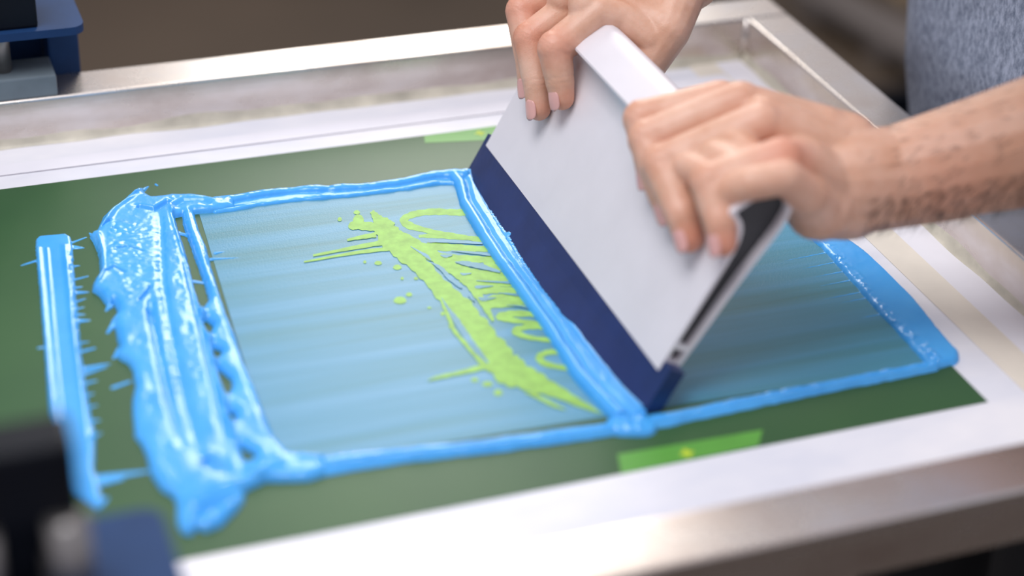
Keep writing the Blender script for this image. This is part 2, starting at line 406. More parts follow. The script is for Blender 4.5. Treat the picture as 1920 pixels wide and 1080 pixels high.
MR = [([(300, 400), (302, 450), (306, 540), (322, 640), (345, 760), (372, 860)], -.0016, .0034),      # smooth valley
      ([(283, 560), (288, 620), (300, 680), (318, 760), (345, 850)], -.0018, .0026),
      ([(318, 385), (330, 430), (345, 480), (360, 525), (372, 570), (388, 625), (404, 690), (424, 770), (442, 850)], .0024, .0016),
      ([(362, 405), (377, 450), (392, 490), (404, 540), (422, 598), (440, 645), (456, 692), (478, 750), (498, 800)], .0017, .0013),
      ([(345, 480), (362, 560), (380, 640), (400, 730), (420, 830)], -.0014, .0018),
      ([(184, 445), (192, 480), (193, 520), (182, 545)], .0016, .0018), ([(262, 365), (238, 385), (215, 402), (196, 430)], .0020, .0022),
      ([(222, 440), (212, 436)], -.0012, .0006),
      ([(192, 433), (200, 428), (209, 424)], -.003, .0006), ([(220, 476), (240, 473), (272, 482)], -.0022, .0007), ([(196, 520), (215, 510), (236, 520)], -.002, .0009),
      ([(205, 405), (235, 385), (262, 370)], -.0015, .001), ([(255, 395), (290, 402), (320, 384)], -.003, .002),
      ([(262, 575), (280, 555), (284, 545)], -.0025, .0010), ([(280, 590), (284, 615)], -.003, .0014),
      ([(382, 870), (398, 880), (420, 892)], -.0042, .0040), ([(326, 395), (345, 385), (380, 385), (398, 392)], -.0022, .0028),
      ([(350, 960), (380, 945), (420, 925), (455, 915)], .0022, .004), ([(365, 985), (385, 965), (420, 950), (448, 940)], -.0022, .002),
      ([(470, 905), (505, 880), (535, 872)], .002, .005), ([(560, 876), (610, 872)], -.0012, .002), ([(560, 862), (612, 860)], .001, .0025)]
RIP = U([(262, 440), (300, 430), (302, 520), (310, 600), (330, 690), (345, 760), (318, 760), (300, 680), (290, 600), (262, 540)])
RIP2 = U([(205, 420), (262, 430), (262, 560), (240, 570), (205, 500)])
RIP3 = U([(310, 440), (340, 450), (372, 580), (395, 680), (360, 660), (330, 560)])
def mass_h(X, Y):
    d = poly_sdf(X, Y, MASS)
    for h in HOLES: d = np.minimum(d, -poly_sdf(X, Y, h))
    d = d+.0005*fbm(X*260, Y*260, 5)
    h = dome(d, .0048, .0062)
    inside = np.clip(d/.003, 0, 1)
    h = h+inside*.0010*fbm(X*60, Y*38, 9)
    for P, a, w in MR:
        D, T = line_d(X, Y, U(P)); e = np.clip(np.minimum(T, 1-T)/.08, .25, 1)
        h = h+inside*a*e*np.exp(-(D/w)**2)
    k = np.clip(poly_sdf(X, Y, RIP)/.002+.5, 0, 1); h = h+inside*k*(.0008*fbm(X*90, Y*260, 31, 2))
    k = np.clip(poly_sdf(X, Y, RIP2)/.003+.5, 0, 1); h = h+inside*k*(.0012*np.abs(fbm(X*150, Y*220, 41, 2)))
    k = np.clip(poly_sdf(X, Y, RIP3)/.002+.5, 0, 1); h = h+inside*k*(.0005*fbm(X*220, Y*160, 51, 2))
    h = h+inside*.00012*fbm(X*400, Y*400, 61)
    h = np.where(d > 0, np.maximum(h, .0004), h)
    return wisps(X, Y, h, [((404, 476), (424, 472), 1.4, .3), ((396, 487), (450, 484), 1.3, .4), ((335, 438), (352, 442), 1.4, 1.2), ((336, 436), (356, 446), 1.0, .8),
                           ((355, 527), (388, 532), 1.3, .8), ((172, 441), (168, 437), 1.2, .5), ((215, 606), (202, 624), 2.2, 1), ((206, 575), (199, 583), 2.2, .7),
                           ((262, 362), (278, 350), 2.5, .5), ((255, 365), (272, 355), 2.2, .5), ((225, 655), (213, 672), 2, .8)], .0012)
mass = heightfield('ink_mass', (-.535, -.355, .0, .42), .00055, mass_h, M['ink'])
tag(mass, 'thick wrinkled mass of glossy blue ink with torn edges at the left of the print', 'ink')

# --- ridge along the far edge
FR = U([(415, 384), (480, 374), (560, 366), (650, 360), (700, 356), (760, 347), (815, 336), (845, 334), (872, 336)])
FR1 = U([(405, 379), (440, 376), (480, 368), (560, 359), (650, 355), (700, 352), (760, 343), (815, 331), (850, 330), (868, 333)])
FR2 = U([(405, 398), (440, 393), (480, 385), (560, 375), (650, 368), (700, 362), (760, 355), (815, 345), (850, 345), (868, 352)])
def far_h(X, Y):
    d1, t1 = line_d(X, Y, FR1); d2, t2 = line_d(X, Y, FR2); d0, t0 = line_d(X, Y, FR)
    w = .0036+.0012*fbm(X*60, Y*20, 3)
    n = fbm(X*90, Y*90, 12)
    r1 = .0040+.0012*n+.0022*np.clip((t1-.85)/.15, 0, 1); r2 = .0026+.0010*fbm(X*110, Y*90, 14)
    a = np.where(d1 < r1, np.sqrt(np.clip(r1*r1-d1*d1, 0, 1))*.95, r1-d1)
    b = np.where(d2 < r2, np.sqrt(np.clip(r2*r2-d2*d2, 0, 1))*.85, r2-d2)
    c = np.where(d0 < .0055, .0009, .0055-d0)
    return np.maximum(np.maximum(a, b), c)
fr = heightfield('ink_ridge', (-.42, -.19, .34, .40), .0005, far_h, M['ink'])
tag(fr, 'thin double ridge of blue ink along the far edge of the print', 'ink')

def BOW(y): return .0100*np.clip(np.sin(np.pi*np.clip((y-.0485)/.315, 0, 1)), 0, 1)**.7
# --- bead rolling in front of the blade
BD = [(.3660, .0065), (.355, .0058), (.345, .0052), (.33, .0047), (.30, .0048), (.25, .0052), (.20, .0055), (.15, .0058), (.12, .0062), (.09, .0066), (.066, .0072), (.046, .0080)]
BL = U([(852, 350), (862, 385), (890, 435), (930, 495), (965, 545), (1005, 600), (1040, 655), (1070, 705), (1110, 752), (1150, 792)])
BLy = np.array([p[1] for p in BL])[::-1]; BLx = np.array([p[0] for p in BL])[::-1]
def bead_h(X, Y):
    xl = np.interp(Y, BLy, BLx)+.0004*fbm(X*0+3, Y*120, 7)
    r = .0046+.0005*fbm(X*0+1, Y*60, 3)+.0012*np.clip((.14-Y)/.1, 0, 1)
    u = X-xl
    roll = np.where((u > 0) & (u < 2*r), np.sqrt(np.clip(r*r-(u-r)**2, 0, 1))*1.15, -np.minimum(np.abs(u), np.abs(u-2*r)))
    xe = xl+2.1*r+.0042                # second lower roll runs up against the blade
    u2 = (X-xl-1.5*r); w2 = .0052
    r2 = .0052+.0004*fbm(X*200, Y*200, 13)
    q = np.clip(u2/w2, 0, 1)
    lip = np.where((u2 > 0) & (X < -.2065-BOW(Y)), .0022+r2*.35*q+.0003*fbm(X*200, Y*80, 5), -.002)
    ends = np.minimum(Y-.0445, .3655-Y)
    h = np.maximum(roll, lip)
    return np.where(ends < .004, np.minimum(h, ends*1.4), h)
bead = heightfield('ink_bead', (-.235, -.2055, .042, .368), .00045, bead_h, M['ink'])
tag(bead, 'smooth rolled bead of blue ink pushed along the foot of the navy blade', 'ink')

# --- ridge along the near edge
NR = U([(585, 878), (640, 870), (700, 861), (800, 850), (900, 839), (1000, 826), (1100, 812), (1180, 800), (1250, 788), (1350, 766), (1450, 746), (1550, 726), (1650, 707), (1745, 688)])
BLB = U([(1165, 800), (1200, 800)])
def near_h(X, Y):
    d, t = line_d(X, Y, NR)
    side = np.interp(X, [p[0] for p in NR], [p[1] for p in NR])-Y
    n = fbm(X*70, Y*60, 22); n2 = fbm(X*160, Y*160, 26)
    r = .0068-.0018*t+.0012*n+.0007*n2+.0022*np.clip((.16-t)/.16, 0, 1)
    q = np.clip(1-(d/r)**2, 0, 1)
    h = np.where(d < r, .0028*np.sqrt(q), r-d)
    h = h+np.where(d < r, q*(.0008*n2+.0016*np.exp(-((side-.0028)/.0012)**2)-.0010*np.exp(-((side+.0004)/.0013)**2)), 0)
    A = BLB[0]; dd, tt = seg_d(X, Y, A, BLB[1]); rr = .0098+.001*n
    h = np.maximum(h, np.where(dd < rr, .5*np.sqrt(np.clip(rr*rr-dd*dd, 0, 1))*(1+.35*fbm(X*220, Y*120, 61)), rr-dd))
    return h
nr = heightfield('ink_ridge', (-.405, .0, .02, .075), .0005, near_h, M['ink'])
tag(nr, 'long uneven ridge of blue ink along the near edge, passing the blade corner', 'ink')

# --- band of ink at the right end
RB = U([(1797, 662), (1798, 674), (1790, 684), (1765, 690), (1735, 694), (1733, 681), (1690, 633), (1640, 580), (1590, 522), (1540, 466), (1490, 424)])+[(-.014, .30), (-.013, .366), (.004, .368), (.006, .34), (.006, .30)]+U([(1560, 428), (1600, 458), (1640, 488), (1672, 508), (1686, 520), (1690, 532), (1720, 570), (1745, 602), (1775, 638)])
def band_h(X, Y):
    d = poly_sdf(X, Y, RB)+.0006*fbm(X*170, Y*170, 33)
    h = dome(d, .0030, .0035)
    ins = np.clip(d/.002, 0, 1)
    k = np.exp(-((X+.0105)/.006)**2)*np.clip(.35+.9*fbm(X*60, Y*40, 8), 0, 1)
    h = h+ins*(k*.0042*np.clip(fbm(X*300, Y*260, 44, 3), -.1, 1)+.0004*fbm(X*60, Y*60, 4))
    w = []
    for i, (vv, L) in enumerate([(476, 90), (494, 70), (511, 60), (527, 75), (549, 95), (560, 60), (590, 50)]):
        ui = 1490+(vv-424)*.96; w.append(((ui+6, vv-1), (ui-L, vv+L*.2), .9, .25))
    return wisps(X, Y, h, w, .0005)
rb = heightfield('ink_band', (-.05, .016, .03, .375), .0006, band_h, M['ink'])
tag(rb, 'wide flat band of blue ink with sparkling bubbles at the right end', 'ink')

# ------------------------------------------------------------------ lime design seen through the film
sten = empty('stencil_design', (-.3, .2, .0003)); tag(sten, 'lime green script lettering over a paint splash showing through the ink film', 'printed design')
def ribbon(bm, pts, z, squash=.8):
    n = len(pts); L = []; Rr = []
    P = []
    for i in range(n-1):                      # Catmull-Rom resample
        p0 = pts[max(i-1, 0)]; p1 = pts[i]; p2 = pts[i+1]; p3 = pts[min(i+2, n-1)]
        for k in range(6):
            t = k/6
            P.append(tuple(.5*((2*b)+(-a+c)*t+(2*a-5*b+4*c-d)*t*t+(-a+3*b-3*c+d)*t**3) for a, b, c, d in zip(p0, p1, p2, p3)))
    P.append(pts[-1])
    for i, (x, y, w) in enumerate(P):
        a = P[max(i-1, 0)]; b = P[min(i+1, len(P)-1)]
        dx, dy = b[0]-a[0], b[1]-a[1]; l = math.hypot(dx, dy)+1e-6
        nx, ny = -dy/l*w/2, dx/l*w/2
        j = 1+.10*math.sin(i*2.1)+.06*math.sin(i*5.3)
        zz = z+i*1.5e-6; L.append(unproj(x+nx*j, y+ny*j, zz)); Rr.append(unproj(x-nx*j, y-ny*j, zz))
    vl = [bm.verts.new(v) for v in L]; vr = [bm.verts.new(v) for v in Rr]
    for i in range(len(P)-1): bm.faces.new((vl[i], vl[i+1], vr[i+1], vr[i]))
def blob(bm, x, y, rx, ry, z):
    vs = [bm.verts.new(unproj(x+rx*math.cos(a)*(1+.08*math.sin(3*a)), y+ry*math.sin(a), z)) for a in [k*2*math.pi/18 for k in range(18)]]
    bm.faces.new(vs[::-1])
ZL = .0004
LZ = [ZL]
def strokes(name, lst, blobs=(), z=None):
    z = LZ[0]; LZ[0] += .00001+.000012*len(lst)
    bm = bmesh.new()
    for k, s in enumerate(lst): ribbon(bm, s, z+k*.000012)
    for k, b in enumerate(blobs): blob(bm, *b, z-.00002-.000006*k)
    return bm_obj(name, bm, M['lime'], sten)
strokes('letter', [[(880, 399, 12), (850, 398, 12), (810, 397, 12), (775, 402, 12), (757, 412, 14), (766, 422, 14), (800, 432, 9), (840, 440, 9), (885, 447, 9), (915, 451, 10)], [(785, 443, 5), (815, 442, 9), (860, 446, 7), (905, 449, 7)]])
strokes('letter', [[(800, 460, 10), (830, 463, 15), (880, 466, 12), (918, 467, 10)]])
strokes('letter', [[(815, 480, 10), (845, 484, 15), (890, 486, 13), (930, 487, 12)], [(913, 484, 10), (914, 493, 14), (928, 501, 12), (945, 506, 6)]])
strokes('letter', [[(838, 497, 14), (870, 505, 12), (905, 513, 12), (950, 518, 14)], [(862, 520, 18), (900, 524, 14), (955, 522, 14)]])
strokes('letter', [[(880, 533, 12), (920, 533, 9), (962, 534, 6)], [(890, 548, 12), (925, 543, 14), (968, 546, 12)]])
strokes('letter', [[(905, 568, 16), (940, 560, 18), (985, 562, 15)], [(915, 574, 10), (955, 571, 9), (985, 574, 4)]])
strokes('letter', [[(1005, 589, 10), (960, 588, 12), (935, 594, 12), (960, 600, 10), (1012, 607, 8)]])
strokes('letter', [[(1018, 613, 10), (988, 613, 10), (966, 621, 14), (990, 632, 9), (1035, 638, 9)]])
strokes('letter', [[(1048, 660, 10), (1025, 661, 10), (1011, 671, 14), (1026, 683, 11), (1068, 691, 9)]])
strokes('paint_splash', [[(697, 396, 8), (706, 408, 16), (718, 424, 36), (735, 448, 44), (762, 474, 38), (795, 505, 32), (826, 540, 34), (860, 575, 44), (888, 610, 48), (918, 650, 54), (948, 688, 60), (985, 708, 46), (1030, 728, 30), (1075, 748, 14), (1120, 770, 3)],
                         [(735, 432, 14), (775, 458, 24), (805, 474, 24), (840, 497, 24), (872, 523, 18), (893, 548, 16), (912, 578, 12), (925, 602, 6)],
                         [(665, 423, 14), (690, 424, 16), (720, 428, 20)], [(740, 418, 4), (728, 424, 12), (715, 432, 18)],
                         [(715, 455, 10), (660, 465, 7), (587, 479, 4)], [(730, 466, 8), (665, 474, 6), (570, 491, 3)], [(705, 440, 10), (675, 445, 7), (651, 450, 4)],
                         [(822, 548, 6), (840, 590, 9), (852, 620, 8), (880, 652, 9), (910, 684, 16)],
                         [(912, 686, 12), (870, 697, 8), (820, 708, 6), (803, 714, 2)], [(985, 735, 4), (1010, 745, 8), (1040, 760, 7), (1060, 768, 2)], [(1040, 735, 8), (1075, 755, 8), (1128, 775, 2)]],
        [(669, 398, 6, 4), (672, 411, 10, 9), (662, 423, 9, 8), (637, 411, 4, 4), (709, 493, 7, 4), (745, 501, 8, 5), (684, 491, 3, 3), (754, 522, 3, 3), (780, 522, 4, 3), (750, 563, 12, 7), (767, 552, 6, 4),
         (805, 577, 4, 2), (934, 736, 8, 6), (914, 720, 10, 5), (890, 712, 7, 4), (828, 533, 3, 3), (830, 588, 4, 4), (845, 612, 4, 4)])
SW = bmesh.new()
for s in ([(770, 462, 1), (785, 471, 3), (800, 480, 6), (808, 488, 2)], [(809, 492, 2), (828, 504, 7), (842, 520, 8), (862, 536, 6), (866, 540, 2)], [(828, 558, 1), (840, 578, 5), (855, 600, 11), (873, 628, 12), (893, 655, 11), (915, 680, 4)],
          [(878, 553, 2), (886, 560, 5), (890, 565, 2)], [(826, 478, 2), (836, 480, 6), (848, 478, 2)], [(863, 512, 2), (870, 514, 4), (884, 512, 1)], [(890, 537, 1), (897, 538, 6), (925, 536, 1)], [(897, 558, 2), (907, 561, 7), (930, 558, 1)], [(846, 470, 1), (880, 473, 4), (925, 478, 5)], [(893, 526, 1), (925, 528, 3), (960, 530, 5)], [(935, 549, 1), (962, 552, 4), (985, 555, 5)], [(853, 491, 1), (875, 494, 9), (905, 500, 9), (938, 510, 4)], [(950, 572, 1), (975, 574, 3), (995, 578, 4)], [(800, 453, 1), (850, 453, 5), (905, 456, 4)]):
    SWZ = LZ[0]+.00004+.00001*len(SW.verts)/50; ribbon(SW, s, SWZ)
o = bm_obj('film_gap', SW, M['film'], sten)

# ------------------------------------------------------------------ squeegee
TH = math.radians(28); O = Vector((-.209, 0, 0)); S = Vector((math.sin(TH), 0, math.cos(TH))); T = Vector((math.cos(TH), 0, -math.sin(TH)))
def Q(s, y, t): return O+S*(s/1000)+T*(t/1000)+Vector((0, y/1000, 0))
sq = empty('squeegee', O+Vector((0, .207, 0)))
tag(sq, 'wide aluminium squeegee with navy blade leaning over the print in both hands', 'squeegee')
Y0, Y1 = 57.5, 357
front = [(27, 0), (60, 0), (100, 0), (111, -.2), (118, -1.2), (124, -3.6), (128, -7.2), (130.5, -11.5), (131.0, -14.6), (131.8, -15.6), (133.2, -15.9), (141, -11.6), (149, -6.6), (155, -2.6), (157, .8), (157, 5), (154.6, 14), (151, 19.4), (148, 21.4), (143, 22.2),
         (135, 22.2), (122, 20.8), (108, 18.9), (92, 17.2), (75, 16), (55, 14.6), (40, 13.5), (27, 12.6)]
inner = [(47, 2.2), (60, 2.2), (100, 2.3), (112, 2.1), (119.5, .9), (126, -1.5), (130.5, -5.5), (132.8, -10), (134.2, -12.4), (135.5, -12.0), (140, -9.4), (147.5, -4.6), (152.6, -1.2), (154.2, 1.6), (154.2, 4.6), (152.2, 12.6), (149.2, 17), (147, 18.8), (142.5, 19.5),
         (135, 19.6), (122, 18.2), (108, 16.3), (92, 14.6), (75, 13.4), (55, 12), (47, 11.2)]
slot = [(36, 2.3), (43.5, 2.3), (43.5, 10.6), (36, 10.2)]
def tube_profile(name, prof, hole, y0, y1, mat, matin=None):
    # extruded hollow section: end faces are triangulated rings
    bm = bmesh.new()
    for y, flip in ((y0, False), (y1, True)):
        edges = []
        for lp in [prof]+hole:
            vs = [bm.verts.new(Q(s, y, t)) for s, t in lp]
            for i in range(len(vs)): edges.append(bm.edges.new((vs[i], vs[(i+1) % len(vs)])))
        bmesh.ops.triangle_fill(bm, use_beauty=True, edges=edges)
    bm.verts.ensure_lookup_table()
    n = sum(len(l) for l in [prof]+hole); k = 0
    for lp in [prof]+hole:
        m_ = len(lp)
        for i in range(m_):
            a, b = k+i, k+(i+1) % m_
            bm.faces.new((bm.verts[a], bm.verts[b], bm.verts[n+b], bm.verts[n+a]))
        k += m_
    o = bm_obj(name, bm, mat, sq)
    return o
holder = tube_profile('holder', front, [inner, slot], Y0, Y1, M['holder'])
for p in holder.data.polygons: p.use_smooth = len(p.vertices) == 4
me = holder.data
holder.modifiers.new('edge', 'EDGE_SPLIT').split_angle = math.radians(35)
# dark surfaces inside the hollow chambers, standing in for their shade
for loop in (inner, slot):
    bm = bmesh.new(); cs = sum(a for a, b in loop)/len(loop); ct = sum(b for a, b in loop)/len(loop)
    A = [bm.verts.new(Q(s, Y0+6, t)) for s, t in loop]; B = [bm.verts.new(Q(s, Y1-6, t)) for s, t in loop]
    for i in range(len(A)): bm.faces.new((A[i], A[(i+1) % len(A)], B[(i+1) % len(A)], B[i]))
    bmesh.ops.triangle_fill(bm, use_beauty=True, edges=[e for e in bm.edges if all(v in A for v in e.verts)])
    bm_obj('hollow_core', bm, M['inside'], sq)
bm = bmesh.new()
bl = [(0, 2.0), (1.2, .8), (5, .8), (9, .8), (13, .8), (18, .8), (27, .8), (34, .8), (34, 11.6), (27, 11.6), (18, 11.6), (13, 11.6), (9, 11.6), (5, 11.6), (1.5, 11.6), (0, 10.5)]
n = 40; rings = []
for k in range(n+1):
    y = 48.5+(363.5-48.5)*k/n
    rings.append([bm.verts.new(Q(s, y, t)-Vector((float(BOW(y/1000))*max(0, 1-s/27)**1.3, 0, 0))) for s, t in bl])
for k in range(n):
    for i in range(len(bl)): bm.faces.new((rings[k][i], rings[k][(i+1) % len(bl)], rings[k+1][(i+1) % len(bl)], rings[k+1][i]))
bm.faces.new(rings[0]); bm.faces.new(rings[-1][::-1])
blade = bm_obj('blade', bm, M['blade'], sq)
# smear of ink climbing the blade face, with a torn upper lip
def smear(name):
    v = []; f = []; N = 520; random.seed(11)
    for k in range(N+1):
        y = 52+(360-52)*k/N
        e = np.interp(y, [52, 75, 100, 130, 145, 160, 190, 215, 240, 258, 285, 315, 345, 360], [5.5, 4.6, 5.0, 5.4, 5.8, 3.8, 3.4, 3.6, 4.0, 4.8, 4.2, 3.8, 3.4, 6])
        e += .35*mnoise.noise(Vector((y*.12, 0, 0)))
        if 165 < y < 300: e += 1.1*max(0, mnoise.noise(Vector((y*.9, 3, 0))))+.5*random.random()
        if 262 < y < 266: e += 1.8
        for j, (q, th) in enumerate(((0, 2.2), (.45, 1.7), (.8, 1.1), (1, -.5))):
            sv = 1.5+(e-1.5)*q; v.append(Q(sv, y, .8-th)-Vector((float(BOW(y/1000))*max(0, 1-sv/27)**1.3, 0, 0)))
    for k in range(N):
        for j in range(3): f.append((4*k+j, 4*k+j+1, 4*k+j+5, 4*k+j+4))
    return mesh_obj(name, v, f, M['ink'], None, True)
sm = smear('ink_smear'); tag(sm, 'ragged smear of blue ink clinging to the lower face of the navy blade', 'ink')

# ------------------------------------------------------------------ the printer (person)
def capsule(bm, a, b, ra, rb, n=14, squash=None):
    """tapered capsule between a and b; squash=(axis, factor) flattens it along a world axis"""
    a = Vector(a); b = Vector(b); ax = b-a; L = ax.length; ax.normalize()
    t = ax.orthogonal().normalized(); w = ax.cross(t)
    prof = []
    for k in range(5): th = math.pi/2*(k/4); prof.append((-ra*math.cos(th), ra*math.sin(th)))
    for k in range(5): th = math.pi/2*(k/4); prof.append((L+rb*math.sin(th), rb*math.cos(th)))
    rows = []
    for (h, r) in prof:
        if r < 1e-6: rows.append([bm.verts.new(a+ax*h)]); continue
        row = []
        for k in range(n):
            an = 2*math.pi*k/n; d = (t*math.cos(an)+w*math.sin(an))*r
            if squash: q = squash[0]; d = d-q*(d.dot(q))*(1-squash[1])
            row.append(bm.verts.new(a+ax*h+d))
        rows.append(row)
    for i in range(len(rows)-1):
        A, B = rows[i], rows[i+1]
        for k in range(n):
            k2 = (k+1) % n
            if len(A) == 1: bm.faces.new((A[0], B[k], B[k2]))
            elif len(B) == 1: bm.faces.new((A[k], B[0], A[k2]))
            else: bm.faces.new((A[k], A[k2], B[k2], B[k]))
def remeshed(bm, voxel, smooth, fac=.5):
    bmesh.ops.recalc_face_normals(bm, faces=bm.faces)
    me = bpy.data.meshes.new('tmp'); bm.to_mesh(me); bm.free()
    o = bpy.data.objects.new('tmp', me); col.objects.link(o)
    r = o.modifiers.new('r', 'REMESH'); r.mode = 'VOXEL'; r.voxel_size = voxel; r.adaptivity = 0
    s = o.modifiers.new('s', 'SMOOTH'); s.iterations = smooth; s.factor = fac
    dg = bpy.context.evaluated_depsgraph_get(); out = bpy.data.meshes.new_from_object(o.evaluated_get(dg))
    bpy.data.objects.remove(o); return out

FLUSH = []      # (point, radius, amount) reddened skin at the knuckles and fingertips
def finger(bm, J, R):
    J = [Q(*j) for j in J]
    for i in range(len(J)-1): capsule(bm, J[i], J[i+1], R[i]/1000, R[i+1]/1000)
    for i in range(1, len(J)-1): capsule(bm, J[i], J[i]+Vector((0, 0, .0001)), R[i]*1.04/1000, R[i]*1.04/1000)
    return J
bm = bmesh.new()
# far hand (the printer's right): joints in squeegee coordinates (s, y, t) mm
RH = {
 'index': [(165, 315, 8), (125, 300, -24), (109, 291, -14.5), (99, 286, -8.5)],
 'middle': [(168, 342, 10), (117, 332, -26), (95, 313, -15), (81, 305, -8.5)],
 'ring': [(169, 367, 12), (126, 362, -25), (101, 337, -15), (86, 329, -8.5)],
 'pinky': [(163, 388, 14), (132, 386, -18), (115, 372, -12), (104, 362, -8)]}
RR = {'index': (14, 12.2, 10.2, 8.6), 'middle': (14, 11.8, 10, 8.6), 'ring': (13.5, 11.5, 9.6, 8.2), 'pinky': (12, 10, 8.4, 7.4)}
WR = Q(203, 322, 52)
for k, J in RH.items():
    jj = finger(bm, J, RR[k]); FLUSH.append((jj[1], .013, .75)); FLUSH.append((jj[3], .010, .55)); FLUSH.append((jj[2], .008, .3)); FLUSH.append((jj[0], .014, .3))
wrs = {'index': Q(202, 312, 44), 'middle': Q(204, 320, 45), 'ring': Q(204, 330, 47), 'pinky': Q(200, 338, 49)}
for k in RH: capsule(bm, Q(*RH[k][0]), wrs[k], .0125, .0155)
capsule(bm, Q(163, 345, 16), Q(190, 325, 42), .014, .018); capsule(bm, Q(163, 365, 18), Q(190, 335, 44), .013, .018)
capsule(bm, Q(128, 302, -20), Q(159, 304, -6), .0105, .011); capsule(bm, Q(159, 304, -6), Q(163, 298, 10), .011, .0105); capsule(bm, Q(163, 298, 10), Q(160, 286, 30), .0105, .013)
capsule(bm, Q(163, 322, 2), Q(158, 312, -12), .013, .013); capsule(bm, Q(165, 345, 4), Q(150, 338, -14), .013, .012); capsule(bm, Q(168, 325, 10), Q(172, 300, 34), .014, .016)
# thumb behind the head of the holder
capsule(bm, Q(196, 308, 46), Q(170, 286, 38), .0175, .0155); capsule(bm, Q(170, 286, 38), Q(140, 280, 34), .0155, .0125)
capsule(bm, Q(140, 278, 35), Q(112, 284, 30), .0118, .009)
capsule(bm, Q(171, 303, 24), Q(172, 288, 34), .0115, .013)
capsule(bm, Q(167, 312, 10), Q(172, 290, 34), .010, .013)
# near hand (the printer's left)
LH = {
 'index': [(166, 164, 16), (134, 177, -19), (119, 160, -13), (108, 150, -8.8)],
 'middle': [(175, 140, 12), (129, 155, -23), (111, 125, -15), (103, 116, -9)],
 'ring': [(174, 112, 12), (125, 128, -24), (110, 96, -15.5), (101, 87, -9)],
 'pinky': [(168, 76, 10), (138, 83, -20), (124, 64, -14), (115, 58, -9)]}
LR = {'index': (14, 12, 10, 8.6), 'middle': (14.5, 12.2, 10.4, 9), 'ring': (14.5, 12.2, 10.4, 9), 'pinky': (14, 12, 10, 8.6)}
for k, J in LH.items():
    jj = finger(bm, J, LR[k]); FLUSH.append((jj[1], .012, .35)); FLUSH.append((jj[3], .011, .8)); FLUSH.append((jj[2], .010, .4)); FLUSH.append((jj[0], .016, .8 if k == 'pinky' else .2))
wl = {'index': Q(186, 112, 76), 'middle': Q(184, 106, 78), 'ring': Q(176, 98, 80), 'pinky': Q(162, 90, 78)}
for k in LH: capsule(bm, Q(*LH[k][0]), wl[k], .0135, .0185)
capsule(bm, Q(172, 150, 24), Q(182, 118, 62), .015, .019); capsule(bm, Q(176, 122, 20), Q(176, 105, 62), .015, .02)
capsule(bm, Q(138, 74, -16), Q(152, 62, -11), .0100, .0100); capsule(bm, Q(152, 62, -11), Q(164.5, 58, 5), .0100, .0105); capsule(bm, Q(164.5, 58, 5), Q(158, 61, 29), .0105, .012); capsule(bm, Q(147, 104, -9), Q(151, 86, -7), .012, .012); capsule(bm, Q(158, 108, -1), Q(158, 92, 2), .0112, .0112); capsule(bm, Q(134, 112, -18), Q(138, 96, -16), .0100, .0100); capsule(bm, Q(168, 84, 26), Q(150, 84, 60), .015, .022); capsule(bm, Q(150, 86, 60), Q(156, 92, 86), .0215, .023)
capsule(bm, Q(166, 88, 36), Q(156, 90, 80), .019, .023); capsule(bm, Q(158, 68, 32), Q(148, 80, 56), .013, .019)
# thumb of the near hand, behind the head
capsule(bm, Q(178, 128, 62), Q(150, 140, 42), .017, .015); capsule(bm, Q(150, 140, 42), Q(122, 142, 34), .0135, .011); capsule(bm, Q(122, 142, 34), Q(100, 138, 29), .011, .0085)
# wrists and forearms
ELB = Vector((.205, .005, .197)); wrL = Q(170, 99, 96)
up = Vector((-.15, -.3, 1)).normalized()
def arm(bm, pts, rs, flat=None):
    for i in range(len(pts)-1): capsule(bm, pts[i], pts[i+1], rs[i], rs[i+1], 20, flat)
d = (ELB-wrL)
arm(bm, [Q(166, 97, 74), wrL+d*.06, wrL+d*.25, wrL+d*.5, wrL+d*.8, ELB], [.031, .031, .036, .044, .050, .047])
capsule(bm, Q(160, 90, 86), wrL+d*.2+Vector((0, 0, -.012)), .022, .026)
FLUSH.append((wrL+d*.18+Vector((-.01, -.025, 0)), .03, .25))
DT = Vector((-.051, .024, 0)); SHL = Vector((.31, .07, .46))+DT; dn = SHL-ELB
arm(bm, [ELB, ELB+dn*.4, ELB+dn*.7], [.043, .050, .054])
ELR = Vector((.10, .46, .375)); wrR = WR
d = ELR-wrR
arm(bm, [WR, wrR+d*.12, wrR+d*.35, wrR+d*.6, wrR+d*.85, ELR], [.026, .026, .034, .041, .045, .042])
capsule(bm, wrs['pinky'], wrR+d*.15, .019, .022); capsule(bm, wrs['index'], wrR+d*.15, .019, .022)
SHR = Vector((.31, .46, .46))+DT; dn = SHR-ELR
arm(bm, [ELR, ELR+dn*.4, ELR+dn*.7], [.042, .048, .052])
hands = remeshed(bm, .0012, 8, .5)
# rest of the body: neck, head, trunk core under the clothes, legs
bm = bmesh.new()

arm(bm, [Vector((.33, .265, .50)), Vector((.29, .265, .60)), Vector((.27, .265, .66))], [.075, .056, .055])
arm(bm, [Vector((.32, .265, .48)), Vector((.335, .265, .2)), Vector((.37, .265, -.02))], [.10, .105, .11])
hc = Vector((.235, .265, .735))
capsule(bm, hc+Vector((.025, 0, .02)), hc+Vector((-.005, 0, .03)), .078, .074, 24); capsule(bm, hc+Vector((-.02, 0, -.03)), hc+Vector((-.045, 0, -.065)), .055, .034, 20)
capsule(bm, hc+Vector((-.078, 0, .012)), hc+Vector((-.098, 0, -.022)), .009, .012)                      # nose
for sy in (-1, 1): 
    capsule(bm, hc+Vector((.02, sy*.078, .012)), hc+Vector((.016, sy*.078, -.02)), .014, .009)           # ears
    capsule(bm, hc+Vector((-.07, sy*.05, .028)), hc+Vector((-.082, sy*.012, .028)), .009, .009)          # brow
capsule(bm, hc+Vector((-.076, -.018, -.048)), hc+Vector((-.076, .018, -.048)), .008, .008)              # lips
